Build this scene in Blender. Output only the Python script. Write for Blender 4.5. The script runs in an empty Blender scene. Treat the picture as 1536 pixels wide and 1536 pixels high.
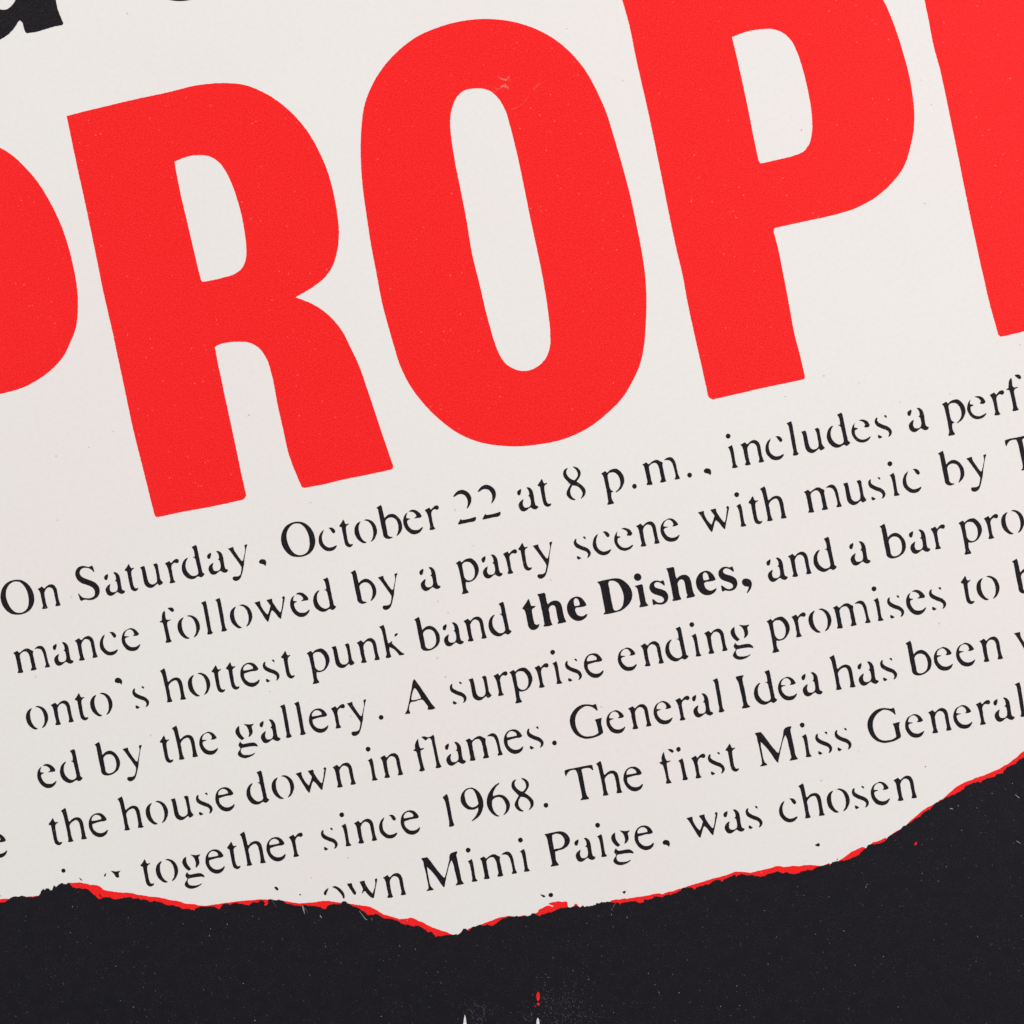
import bpy, math, random
import numpy as np
from mathutils import Vector, Matrix, noise
from mathutils.geometry import tessellate_polygon

# ------------------------------------------------------------------ scene, camera, world, lamps, exposure
scene = bpy.context.scene
COL = scene.collection
PX = 0.00015                       # one photograph pixel on the print, in metres
FOV = math.radians(30.0)
FPX = 768.0 / math.tan(FOV / 2)    # focal length in photograph pixels
DIST = FPX * PX
LEAN, LEAN_DIR = math.radians(4.2), math.radians(11.0)   # camera leans a little to the right of square-on

n_ = Vector((math.sin(LEAN) * math.cos(LEAN_DIR), math.sin(LEAN) * math.sin(LEAN_DIR), math.cos(LEAN)))
xa = Vector((0, 1, 0)).cross(n_).normalized()
ya = n_.cross(xa)
CAM_POS = n_ * DIST
cam_d = bpy.data.cameras.new('camera')
cam_d.sensor_width = 36.0
cam_d.angle = FOV
cam_d.clip_start = 0.01
cam_d.clip_end = 20.0
cam = bpy.data.objects.new('camera', cam_d)
cam.matrix_world = Matrix((
    (xa.x, ya.x, n_.x, CAM_POS.x),
    (xa.y, ya.y, n_.y, CAM_POS.y),
    (xa.z, ya.z, n_.z, CAM_POS.z),
    (0, 0, 0, 1)))
COL.objects.link(cam)
scene.camera = cam

world = bpy.data.worlds.new('World')
scene.world = world
world.use_nodes = True
bg = world.node_tree.nodes['Background']
bg.inputs['Color'].default_value = (0.96, 0.98, 1.0, 1)
bg.inputs['Strength'].default_value = 0.22


def softbox(name, loc, target, size, power, color):
    d = bpy.data.lights.new(name, 'AREA')
    d.shape = 'RECTANGLE'
    d.size, d.size_y = size
    d.energy = power
    d.color = color
    o = bpy.data.objects.new(name, d)
    o.location = loc
    v = Vector(target) - Vector(loc)
    o.rotation_euler = v.to_track_quat('-Z', 'Y').to_euler()
    COL.objects.link(o)
    return o


softbox('softbox_lamp', (0.50, 0.36, 0.86), (0.02, -0.03, 0), (0.55, 0.55), 9.2, (1.0, 0.975, 0.965))
softbox('softbox_lamp', (-0.82, 0.20, 0.68), (0.0, -0.02, 0), (0.55, 0.55), 4.7, (1.0, 0.985, 0.97))

scene.view_settings.view_transform = 'Standard'
scene.view_settings.look = 'None'
scene.view_settings.exposure = 0.0
scene.view_settings.gamma = 1.0
scene.view_settings.use_curve_mapping = False

# heights of the printed layers above the table (metres): each film lies on the one below
Z_SHEET = 0.0
Z_RED = 0.00002
Z_BLACK = 0.00004
Z_TOP = 0.00006


def unproject(x, y, z):
    """Point of the print (photograph pixels) on the plane at height z."""
    d = xa * ((x - 768.0) / FPX) + ya * ((768.0 - y) / FPX) - n_
    t = (z - CAM_POS.z) / d.z
    return CAM_POS + d * t


# ------------------------------------------------------------------ materials
def new_mat(name):
    m = bpy.data.materials.new(name)
    m.use_nodes = True
    nt = m.node_tree
    b = nt.nodes['Principled BSDF']
    return m, nt, b


def N(nt, t, **kw):
    n = nt.nodes.new(t)
    for k, v in kw.items():
        setattr(n, k, v)
    return n


def noise_node(nt, vec, scale, detail=2.0, rough=0.5):
    n = N(nt, 'ShaderNodeTexNoise')
    n.inputs['Scale'].default_value = scale
    n.inputs['Detail'].default_value = detail
    n.inputs['Roughness'].default_value = rough
    nt.links.new(vec, n.inputs['Vector'])
    return n


def ramp(nt, fac, stops):
    r = N(nt, 'ShaderNodeValToRGB')
    e = r.color_ramp.elements
    while len(e) < len(stops):
        e.new(0.5)
    for el, (p, c) in zip(e, stops):
        el.position = p
        el.color = (c, c, c, 1) if not isinstance(c, tuple) else (*c, 1)
    nt.links.new(fac, r.inputs['Fac'])
    return r


def mix(nt, kind, fac, a, b):
    m = N(nt, 'ShaderNodeMix', data_type='RGBA', blend_type=kind)
    for sock, v in ((m.inputs['Factor'], fac), (m.inputs[6], a), (m.inputs[7], b)):
        if hasattr(v, 'is_linked') or hasattr(v, 'links'):
            nt.links.new(v, sock)
        elif isinstance(v, tuple):
            sock.default_value = (*v, 1)
        else:
            sock.default_value = v
    return m.outputs[2]


def tex_vec(nt):
    return N(nt, 'ShaderNodeTexCoord').outputs['Object']


def paper_material():
    m, nt, b = new_mat('uncoated_paper')
    v = tex_vec(nt)
    col = mix(nt, 'MIX', ramp(nt, noise_node(nt, v, 11, 4).outputs['Fac'], [(0.44, 0.0), (0.66, 1.0)]).outputs['Color'],
              (0.788, 0.764, 0.738), (0.796, 0.746, 0.730))
    col = mix(nt, 'MULTIPLY', 1.0, col, ramp(nt, noise_node(nt, v, 900, 4, 0.6).outputs['Fac'],
                                              [(0.30, 0.968), (0.5, 0.988), (0.70, 1.0)]).outputs['Color'])
    col = mix(nt, 'MULTIPLY', 1.0, col, ramp(nt, noise_node(nt, v, 3800, 2).outputs['Fac'],
                                              [(0.3, 0.965), (0.6, 1.0)]).outputs['Color'])
    # sparse grey and brown fibre specks
    vo = N(nt, 'ShaderNodeTexVoronoi')
    vo.inputs['Scale'].default_value = 210
    nt.links.new(v, vo.inputs['Vector'])
    pick = ramp(nt, vo.outputs['Color'], [(0.78, 0.0), (0.80, 1.0)])
    dot = ramp(nt, vo.outputs['Distance'], [(0.030, 1.0), (0.075, 0.0)])
    f = mix(nt, 'MULTIPLY', 1.0, pick.outputs['Color'], dot.outputs['Color'])
    f = mix(nt, 'MULTIPLY', 1.0, f, (0.42, 0.42, 0.42))
    col = mix(nt, 'MIX', f, col, (0.30, 0.25, 0.20))
    nt.links.new(col, b.inputs['Base Color'])
    b.inputs['Roughness'].default_value = 0.85
    b.inputs['Specular IOR Level'].default_value = 0.15
    bp = N(nt, 'ShaderNodeBump')
    bp.inputs['Strength'].default_value = 0.10
    bp.inputs['Distance'].default_value = 0.0001
    nt.links.new(noise_node(nt, v, 1600, 4).outputs['Fac'], bp.inputs['Height'])
    nt.links.new(bp.outputs['Normal'], b.inputs['Normal'])
    return m


def ink_material(name, base, light, dark, grain, grain_amp, speck, speck_scale, speck_amount, rough, blotch=None, spec=0.2):
    """A printed ink film: fine press grain, soft blotches, and pinholes where the paper shows."""
    m, nt, b = new_mat(name)
    v = tex_vec(nt)
    col = mix(nt, 'MIX', ramp(nt, noise_node(nt, v, grain, 3, 0.7).outputs['Fac'],
                              [(0.5 - grain_amp, 0.0), (0.5 + grain_amp, 1.0)]).outputs['Color'], dark, light)
    if blotch:
        col = mix(nt, 'MIX', ramp(nt, noise_node(nt, v, 300, 3).outputs['Fac'],
                                  [(0.45, 0.0), (0.62, 1.0)]).outputs['Color'], col, blotch)
    col = mix(nt, 'MIX', 0.3, col, base)
    vo = N(nt, 'ShaderNodeTexVoronoi')
    vo.inputs['Scale'].default_value = speck_scale
    nt.links.new(v, vo.inputs['Vector'])
    pick = ramp(nt, vo.outputs['Color'], [(speck_amount, 0.0), (speck_amount + 0.05, 1.0)])
    dot = ramp(nt, vo.outputs['Distance'], [(0.06, 1.0), (0.20, 0.0)])
    f = mix(nt, 'MULTIPLY', 1.0, pick.outputs['Color'], dot.outputs['Color'])
    f = mix(nt, 'MULTIPLY', 1.0, f, (0.8, 0.8, 0.8))
    col = mix(nt, 'MIX', f, col, speck)
    nt.links.new(col, b.inputs['Base Color'])
    b.inputs['Roughness'].default_value = rough
    b.inputs['Specular IOR Level'].default_value = spec
    return m


def flat_material(name, color, rough=0.8):
    m, nt, b = new_mat(name)
    v = tex_vec(nt)
    col = mix(nt, 'MULTIPLY', 1.0, color, ramp(nt, noise_node(nt, v, 2500, 2).outputs['Fac'],
                                               [(0.3, 0.86), (0.7, 1.0)]).outputs['Color'])
    nt.links.new(col, b.inputs['Base Color'])
    b.inputs['Roughness'].default_value = rough
    b.inputs['Specular IOR Level'].default_value = 0.2
    return m


PAPER = paper_material()
RED = ink_material('red_ink', (0.89, 0.0075, 0.0085), (0.97, 0.026, 0.025), (0.74, 0.0010, 0.002), 3300, 0.105,
                   (0.95, 0.20, 0.17), 1000, 0.80, 0.62, None, 0.16)
BLACK = ink_material('black_band_ink', (0.0062, 0.0052, 0.0084), (0.0160, 0.0140, 0.0190), (0.0012, 0.0008, 0.0026), 3200, 0.10,
                     (0.06, 0.055, 0.065), 1300, 0.80, 0.62, (0.0064, 0.0055, 0.0098), 0.15)
TEXT = ink_material('black_text_ink', (0.0065, 0.0048, 0.0075), (0.0180, 0.0150, 0.0185), (0.0020, 0.0012, 0.0028), 2000, 0.12,
                    (0.16, 0.15, 0.15), 1500, 0.80, 0.62, None, 0.14)
FLECK_DIM = flat_material('worn_ink_dim', (0.052, 0.050, 0.058))
FLECK_MID = flat_material('worn_ink', (0.12, 0.115, 0.125))
FLECK_LIGHT = flat_material('bare_paper_fleck', (0.34, 0.33, 0.33))
SCUFF = flat_material('scuffed_red_ink', (0.92, 0.075, 0.065))
SCUFF_PALE = flat_material('scuffed_pale', (0.90, 0.26, 0.22))
WHITE = flat_material('unprinted_paper', (0.82, 0.80, 0.77))
TABLE = flat_material('table_surface', (0.55, 0.54, 0.52), 0.5)

# ------------------------------------------------------------------ outline helpers
TILES = {  # magnified views of the print: left, top, magnification
    'a': (0, 850, 12), 'b': (108, 830, 12), 'c': (50, 1108, 12), 'd': (138, 1100, 12), 'e': (66, 1200, 12),
    'f': (236, 880, 12), 'g': (376, 860, 12), 'h': (450, 930, 12), 'i': (560, 900, 12), 'j': (345, 1050, 12),
    'k': (500, 1190, 12), 'l': (650, 1160, 12), 'm': (764, 1140, 12), 'n': (625, 1250, 12), 'o': (810, 1220, 12),
    'p': (840, 1030, 12), 'q': (776, 870, 12), 'r': (890, 840, 12), 's': (1004, 830, 12), 't': (670, 700, 12),
    'u': (610, 1070, 12), 'v': (600, 990, 12), 'w': (1100, 990, 12), 'x': (1190, 1080, 12), 'y': (14, 950, 12),
    'z': (420, 1210, 12), 'A': (0, 816, 6), 'J': (768, 1072, 6), 'Q': (1280, 560, 6), 'aa': (980, 1100, 12),
    'bb': (400, 1290, 12), 'cc': (500, 1290, 12), 'dd': (780, 1290, 8), 'ff': (1152, 1180, 8),
    'T0': (0, 1260, 8), 'T1': (192, 1260, 8), 'T2': (384, 1260, 8), 'T3': (576, 1280, 8), 'T4': (780, 1290, 8),
    'T5': (960, 1220, 8), 'T6': (1152, 1180, 8), 'T7': (1344, 1080, 8), 'o0': (0, 0, 12), 'px': (0, 0, 1),
    'c1': (0, 0, 3), 'c2': (512, 0, 3), 'c3': (1024, 0, 3), 'c4': (0, 512, 3), 'c5': (512, 512, 3), 'c6': (1024, 512, 3),
    'O12': (720, 80, 12),
}


def pts(tile, s):
    """Parse 'x,y x,y ...' read in one magnified view; 'tile:' switches view."""
    out = []
    for w in s.replace('|', ' ').split():
        if w.endswith(':'):
            tile = w[:-1]
            continue
        x, y = w.split(',')
        tx, ty, k = TILES[tile]
        out.append((tx + float(x) / k, ty + float(y) / k))
    return out


def smooth(P, step=1.0, corner=57.0):
    """Closed outline -> dense outline: smooth through gentle turns, sharp at real corners."""
    n = len(P)
    P = [np.array(p) for p in P]
    seg = [P[(i + 1) % n] - P[i] for i in range(n)]
    L = [max(1e-6, float(np.linalg.norm(s))) for s in seg]
    U = [s / l for s, l in zip(seg, L)]
    tin, tout = [None] * n, [None] * n
    for i in range(n):
        a, b = U[i - 1], U[i]
        ang = math.degrees(math.acos(max(-1, min(1, float(a @ b)))))
        if ang < corner:
            if L[i] > 3 * L[i - 1]:
                t = b
            elif L[i - 1] > 3 * L[i]:
                t = a
            else:
                t = a * L[i] + b * L[i - 1]
            t = t / np.linalg.norm(t)
            tin[i] = tout[i] = t
        else:
            tin[i], tout[i] = a, b
    out = []
    for i in range(n):
        j = (i + 1) % n
        k = max(1, int(math.ceil(L[i] / step)))
        m0, m1 = tout[i] * min(L[i], 1.8 * L[i - 1]), tin[j] * min(L[i], 1.8 * L[j])
        for q in range(k):
            t = q / k
            t2, t3 = t * t, t * t * t
            out.append(P[i] * (2 * t3 - 3 * t2 + 1) + m0 * (t3 - 2 * t2 + t) + P[j] * (3 * t2 - 2 * t3) + m1 * (t3 - t2))
    return [(float(p[0]), float(p[1])) for p in out]


def rough(P, amp, freq, seed):
    """Slight unevenness of an inked edge."""
    out = []
    for x, y in P:
        v = Vector((x * freq, y * freq, seed * 7.31))
        out.append((x + amp * noise.noise(v), y + amp * noise.noise(v + Vector((31.7, 11.3, 5.1)))))
    return out


def spread(P, d):
    """Grow a closed outline outwards by d (ink gain)."""
    n = len(P)
    area = sum(P[i][0] * P[(i + 1) % n][1] - P[(i + 1) % n][0] * P[i][1] for i in range(n))
    sgn = 1 if area > 0 else -1
    out = []
    for i in range(n):
        x0, y0 = P[i - 1]
        x1, y1 = P[(i + 1) % n]
        l = math.hypot(x1 - x0, y1 - y0) + 1e-9
        out.append((P[i][0] + sgn * d * (y1 - y0) / l, P[i][1] - sgn * d * (x1 - x0) / l))
    return out


def inside(p, poly):
    x, y = p
    c = False
    j = len(poly) - 1
    for i in range(len(poly)):
        xi, yi = poly[i]
        xj, yj = poly[j]
        if (yi > y) != (yj > y) and x < (xj - xi) * (y - yi) / (yj - yi + 1e-12) + xi:
            c = not c
        j = i
    return c


class Film:
    """Collects filled outlines (photograph pixels) and links them as one mesh object."""

    def __init__(self):
        self.v, self.f, self.mi = [], [], []

    def fill(self, loops, z, slot=0):
        base = len(self.v)
        polys = [[Vector((x, -y, 0)) for x, y in lp] for lp in loops]
        flat = [p for lp in loops for p in lp]
        for x, y in flat:
            self.v.append(unproject(x, y, z))
        for t in tessellate_polygon(polys):
            a, b, c = (flat[i] for i in t)
            area = (b[0] - a[0]) * (c[1] - a[1]) - (b[1] - a[1]) * (c[0] - a[0])
            if abs(area) < 1e-9:
                continue
            t = tuple(t) if area < 0 else (t[0], t[2], t[1])
            self.f.append(tuple(base + i for i in t))
            self.mi.append(slot)

    def build(self, name, mats, parent):
        me = bpy.data.meshes.new(name)
        inv = parent_world(parent).inverted()
        me.from_pydata([inv @ p for p in self.v], [], self.f)
        for m in mats:
            me.materials.append(m)
        me.polygons.foreach_set('material_index', self.mi)
        me.update()
        o = bpy.data.objects.new(name, me)
        COL.objects.link(o)
        o.parent = parent
        return o


def parent_world(o):
    m = o.matrix_basis.copy()
    while o.parent:
        o = o.parent
        m = o.matrix_basis @ m
    return m


def streak(film, x, y, ln, wd, ang, z, slot, rnd):
    """One small worn fleck: a thin uneven lozenge."""
    c, s = math.cos(ang), math.sin(ang)
    q = [(-.5, rnd.uniform(-.2, .2)), (-.2, -.5 * rnd.uniform(.6, 1)), (.25, -.5 * rnd.uniform(.5, 1)), (.5, rnd.uniform(-.2, .2)),
         (.15, .5 * rnd.uniform(.6, 1)), (-.25, .5 * rnd.uniform(.5, 1))]
    film.fill([[(x + ln * a * c - wd * b * s, y + ln * a * s + wd * b * c) for a, b in q]], z + rnd.uniform(0, 1.2e-5), slot)   # flecks never share a plane


def stroke_path(P, w):
    """Thin band of varying width along a path."""
    L, R = [], []
    for i, (x, y) in enumerate(P):
        x0, y0 = P[max(0, i - 1)]
        x1, y1 = P[min(len(P) - 1, i + 1)]
        d = math.hypot(x1 - x0, y1 - y0)
        nx, ny = -(y1 - y0) / d, (x1 - x0) / d
        h = w[i] / 2
        L.append((x + nx * h, y + ny * h))
        R.append((x - nx * h, y - ny * h))
    return L + R[::-1]


# ------------------------------------------------------------------ table top and the poster's own sheet
def slab(name, x0, x1, y0, y1, z0, z1, mat, parent=None):
    me = bpy.data.meshes.new(name)
    V = [(x, y, z) for z in (z0, z1) for (x, y) in ((x0, y0), (x1, y0), (x1, y1), (x0, y1))]
    F = [(3, 2, 1, 0), (4, 5, 6, 7), (0, 1, 5, 4), (1, 2, 6, 5), (2, 3, 7, 6), (3, 0, 4, 7)]
    me.from_pydata(V, [], F)
    me.materials.append(mat)
    o = bpy.data.objects.new(name, me)
    COL.objects.link(o)
    o.parent = parent
    return o


table = slab('table_top', -0.9, 0.9, -0.7, 0.7, -0.03, -0.00035, TABLE)
table['kind'] = 'structure'

poster = bpy.data.objects.new('poster', None)
poster.rotation_euler = (0, 0, math.radians(11.4))
COL.objects.link(poster)
poster['label'] = 'cream paper poster with huge red capitals, black serif text and ragged black lower band'
poster['category'] = 'poster'
SHEET = slab('paper_sheet', -0.26, 0.26, -0.34, 0.34, -0.0003, Z_SHEET, PAPER, poster)
SHEET['label'] = 'off-white uncoated paper of the poster'

# ------------------------------------------------------------------ headline capitals
R_LEFT = '515,0 c1: 510,1510 460,1290 420,1090 380,900 345,740 320,620'
R_OUT = pts('c1', '300,522 360,506 480,477 620,444 760,414 880,385 950,376 1030,374 1100,382 1170,408 1250,455 1320,515 1390,600 '
            '1440,690 1480,790 1505,890 1520,980 1525,1060 1515,1140 1495,1200 1460,1250 1410,1290 1330,1338 1400,1365 1460,1402 '
            '1505,1445 c2: 10,1500 c5: 35,15 80,110 120,225 160,345 195,450 226,540 233,565 224,577 120,600 0,624 c4: 1450,645 1372,659 1355,650 1330,590 '
            '1300,510 1275,400 1250,290 1225,160 1200,80 1165,30 1125,7 1075,2 1020,6 985,15 967,26 975,70 1000,190 1030,330 '
            '1060,470 1085,590 1107,688 1100,707 1060,720 960,742 830,766 712,791 695,780 675,700 640,560 600,400 560,210 ' + R_LEFT)
R_IN = pts('c1', '785,727 840,706 895,698 945,705 985,730 1015,770 1040,820 1065,890 1085,960 1100,1040 1108,1110 1105,1170 '
           '1090,1205 1060,1230 1000,1250 917,1268 903,1256 880,1160 845,1010 810,860')
O_OUT = pts('c2', '655,85 740,92 850,120 950,170 1030,235 1100,320 1150,410 1190,500 1225,610 1260,730 1300,880 1330,1020 '
            '1355,1150 1370,1270 1373,1360 1370,1460 c5: 1362,20 1345,100 1310,180 1260,260 1195,325 1110,390 1000,440 880,465 '
            '780,473 700,468 610,450 520,410 440,350 370,280 310,200 265,110 235,15 c2: 213,1475 185,1370 160,1240 135,1110 '
            '115,980 95,830 87,700 90,580 105,470 140,380 190,300 260,225 340,165 430,125 540,95')
O_IN = pts('c2', '605,398 660,405 700,435 735,490 760,570 790,690 820,830 850,980 880,1120 910,1270 930,1400 940,1500 '
           'c5: 938,25 920,75 880,115 830,133 780,125 735,95 705,45 690,5 c2: 680,1510 650,1400 620,1270 590,1150 565,1000 '
           '540,870 510,720 495,620 490,540 500,480 525,430 560,405')
P_OUT = pts('px', '933,-1 1060,-31 1190,-58 1235,-60 1275,-46 1305,-22 c3: 905,5 935,70 965,150 990,230 1015,320 1032,410 1042,500 '
            '1040,580 1025,660 990,760 935,830 865,890 770,940 690,965 540,998 414,1026 410,1045 430,1120 450,1220 475,1350 '
            '505,1510 c6: 530,70 550,158 541,172 480,185 360,210 240,238 138,261 120,253 105,200 85,110 60,0 c3: 20,1350 0,1240 '
            'c2: 1510,1130 1470,940 1430,740 1380,500 1330,280 1290,90')
P_IN = pts('c3', '222,167 280,145 350,132 415,133 455,150 490,185 515,235 540,310 560,390 575,470 583,550 580,610 568,650 '
           '545,680 500,700 430,718 352,735 341,722 320,620 290,470 260,330')


def moved(P, dx, dy):
    return [(x + dx, y + dy) for x, y in P]


LP_OUT = pts('c1', '0,665 50,695 110,750 170,820 220,900 265,990 305,1100 330,1200 348,1310 350,1400 340,1480 c4: 318,0 290,60 250,110 '
             '190,160 110,205 0,238 px: -93,613 -80,677 -60,782 -47,834 -56,840 -182,868 -190,862 -255,570 -321,269 -194,239 -90,214 -35,210')
LR_OUT = pts('c3', '1088,0 1105,80 1130,210 1155,300 1175,390 1200,510 1235,680 1275,880 1315,1070 1350,1230 1385,1380 1420,1504 1434,1515 '
             '1530,1493')
LR_OUT = LR_OUT + [(1630, 473), (1636, 467), (1584, 240), (1600, 235), (1622, 240), (1640, 270), (1655, 330), (1690, 440), (1724, 455), (1856, 420),
                        (1820, 320), (1780, 230), (1750, 195), (1712, 177), (1757, 150), (1775, 100), (1765, 20), (1715, -70), (1660, -125),
                        (1600, -145), (1540, -135), (1367, -95), (1376, -50)]

for outer, holes, seed in ((LP_OUT, [moved(P_IN, -1254, 270)], 1), (R_OUT, [R_IN], 2), (O_OUT, [O_IN], 3), (P_OUT, [P_IN], 4),
                           (LR_OUT, [moved(R_IN, 1279, -272)], 5)):
    fl = Film()
    fl.fill([rough(smooth(lp, 1.1), 0.42, 0.45, seed + k * .3) for k, lp in enumerate([outer] + holes)], Z_RED, 0)
    rnd = random.Random(seed)
    if seed == 3:      # pale scuff near the top of the O's counter
        for path, w, sl in (
                ('325,425 400,460 455,478 500,455 530,410', (3, 14, 26, 14, 3), 2), ('390,600 430,580 465,585 510,630', (14, 40, 36, 8), 2),
                ('310,640 350,632 390,618', (14, 22, 10), 1), ('235,690 265,690 300,665', (6, 14, 8), 1), ('240,600 290,640', (5, 16), 1),
                ('550,1005 600,1000 660,982 710,960', (10, 20, 16, 6), 1), ('725,930 790,885 840,820 880,765', (8, 14, 12, 4), 1),
                ('960,660 990,630 1040,575 1090,535', (6, 22, 34, 8), 1), ('1060,480 1100,400 1120,330', (3, 8, 3), 1),
                ('620,1160 645,1090', (4, 10), 1), ('1190,1410 1260,1390 1290,1440', (4, 14, 4), 1), ('500,490 545,480', (4, 12), 1)):
            p = pts('O12', path)
            q = []
            for i in range(len(p) - 1):
                for t in (0, .33, .66):
                    q.append((p[i][0] * (1 - t) + p[i + 1][0] * t + rnd.uniform(-.2, .2), p[i][1] * (1 - t) + p[i + 1][1] * t + rnd.uniform(-.2, .2)))
            q.append(p[-1])
            for i, (x, y) in enumerate(q):      # rubbed grains rather than one clean line
                wd = float(np.interp(i / (len(q) - 1), np.linspace(0, 1, len(w)), w)) / 12
                for _ in range(7 if sl == 2 else 5):
                    streak(fl, x + rnd.gauss(0, .3 + .3 * wd), y + rnd.gauss(0, .2 + .25 * wd), rnd.uniform(.8, 1.9), max(.3, wd * rnd.uniform(.35, .7)),
                           rnd.uniform(-.9, .6), Z_BLACK, sl if rnd.random() < .7 else 1, rnd)
        for x, y in ((918, 293), (820, 317), (906, 298), (866, 370), (918, 376), (640, 300), (643, 342), (637, 342), (697, 120), (690, 377)):
            streak(fl, x, y, 2.0, .9, rnd.uniform(0, 3), Z_BLACK, 1, rnd)
    xs, ys = [p[0] for p in outer], [p[1] for p in outer]
    for _ in range(150):      # tiny pinholes in the red
        x, y = rnd.uniform(max(0, min(xs)), min(1536, max(xs))), rnd.uniform(max(0, min(ys)), max(ys))
        if inside((x, y), outer) and not any(inside((x, y), moved(h, 0, 0)) for h in holes):
            streak(fl, x, y, rnd.uniform(.7, 2.0), rnd.uniform(.5, 1.0), rnd.uniform(0, 3.1), Z_BLACK, 2 if rnd.random() < .22 else 1, rnd)
    if seed == 2:
        for x, y in ((308, 694), (302, 729), (312, 691), (293, 724), (384, 182), (391, 331), (430, 339), (325, 480), (408, 450)):
            streak(fl, x, y, 1.7, 1.2, rnd.uniform(0, 3), Z_BLACK, 2, rnd)
    if seed == 5:
        streak(fl, 1464.5, 176, 2.6, 1.6, .2, Z_BLACK, 2, rnd)
        streak(fl, 1466, 9, 2.2, 1.2, .4, Z_BLACK, 2, rnd)
    if seed == 4:
        streak(fl, 1104.5, 326.5, 3.4, 1.3, .5, Z_BLACK, 2, rnd)
        streak(fl, 1037, 300, 2.4, 1.1, 2.2, Z_BLACK, 2, rnd)
    o = fl.build('headline_letter', [RED, SCUFF, SCUFF_PALE], poster)
    o['label'] = {1: 'huge red capital letter P cut by the left edge', 2: 'huge red capital letter R', 3: 'huge red capital letter O with a pale scuff',
                  4: 'huge red capital letter P', 5: 'huge red capital letter cut by the right edge'}[seed]

# black bold lettering cut by the top edge
fl = Film()
fl.fill([rough(smooth(pts('o0', '1005,0 1020,80 1045,190 1090,300 1136,408 1134,435 1105,455 980,478 820,525 650,575 500,597 470,588 440,540 '
                          '415,450 395,395 360,365 330,390 280,470 200,570 120,640 0,712 -150,745 -300,720 -420,620 -470,450 -420,250 '
                          '-330,120 -200,60 -130,80 -80,130 0,165 70,175 150,150 210,100 250,50 275,0 285,-150 290,-420 985,-570 990,-300'), 1.2), .5, .3, 9)],
        Z_BLACK, 0)
o = fl.build('black_letter', [TEXT], poster)
o['label'] = 'foot of a bold black letter cut by the top left corner'
fl = Film()
fl.fill([[(269.5 + 70 * math.sin(a), -68.3 + 70 * math.cos(a)) for a in [math.radians(-60 + 5 * k) for k in range(25)]] + [(330, -60), (209, -60)]],
        Z_BLACK, 0)
o = fl.build('black_letter', [TEXT], poster)
o['label'] = 'sliver of a black letter at the top edge'

# ------------------------------------------------------------------ body text: baselines read at the feet of the letters
BASE = {
    1: '67.5,913.2 87.2,909.3 259,873.5 648.7,794.2 974.2,727.7 994.2,723.8 1014.3,719.7 1101.3,701.7 1120.7,698.2 1140.3,693.8 1193.2,683.2 1495.8,622.5 1523.7,616.3',
    2: '30.5,1009.8 50.3,1005.7 70.8,1001.3 123,991 142.2,986.8 314.8,951.3 335.8,946.8 965.2,820 984.7,815.8 1114.5,790 1154.8,781.7 1174.8,777.3 1216.5,769.5 1236.5,765 1257.3,760.8 1345,743.3',
    3: '87.2,1087.8 106.7,1083.7 274,1048.8 546.2,993.7 565.7,990 582.7,986.5 705.8,962.2 725.3,958.2 821.8,939.5 843,935.2 965.8,910.7 1015.2,900.7 1192.3,865 1212.3,861 1487.2,807.5',
    4: '272.3,1139.5 292.3,1135.3 433,1106.7 454.8,1102.5 750.7,1043.3 812.5,1031 838.8,1025.3 971.3,999.3 991,995.3 1047.7,984.3 1066.7,981 1086.5,976.8 1198.5,955.2 1260.7,942.7 1301.2,934.8 1320.8,931',
    5: '105.8,1262.8 125.8,1258.7 190.8,1245.3 210.8,1241.5 529.2,1177.3 561.5,1170.7 580.7,1167 600.3,1163 633.3,1156.7 657.8,1151.7 708.7,1141.2 728.7,1137.5 749.5,1133.3 953.5,1093.3 973,1089.5 1083.2,1068 1119,1062 1258.2,1034.7 1480,992.7 1500.3,989',
    6: '373.2,1298.3 393.5,1294.5 444.3,1285.3 522.5,1268.7 541.7,1265 561.7,1261.2 677.3,1239.2 877.2,1199.5 908.8,1193.3 928.8,1189.2 1003.3,1174.8 1047.7,1167 1146,1147.8 1191,1139.5 1212.8,1135 1403.3,1099.7 1423.3,1095.8 1474.7,1086.7',
    7: '585.3,1346.7 604.7,1342.3 689.5,1327 711.7,1322.8 730.7,1319 751.2,1314.5 790.8,1306.7 831.8,1299 906.3,1285.3 1212.7,1227 1232.8,1223.2 1352,1201.2 1372.2,1197.2',
}
COEF = {}
for k, s in BASE.items():
    a = np.array([[float(v) for v in w.split(',')] for w in s.split()])
    COEF[k] = np.polyfit(a[:, 0], a[:, 1], 2)


def base_y(line, x):
    return float(np.polyval(COEF[line], x))


def base_ang(line, x):
    c = COEF[line]
    return math.atan(2 * c[0] * x + c[1])


def scale_at(x, y):
    return 1 + 2.6e-5 * (.98 * (x - 768) + .2 * (768 - y))


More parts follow.
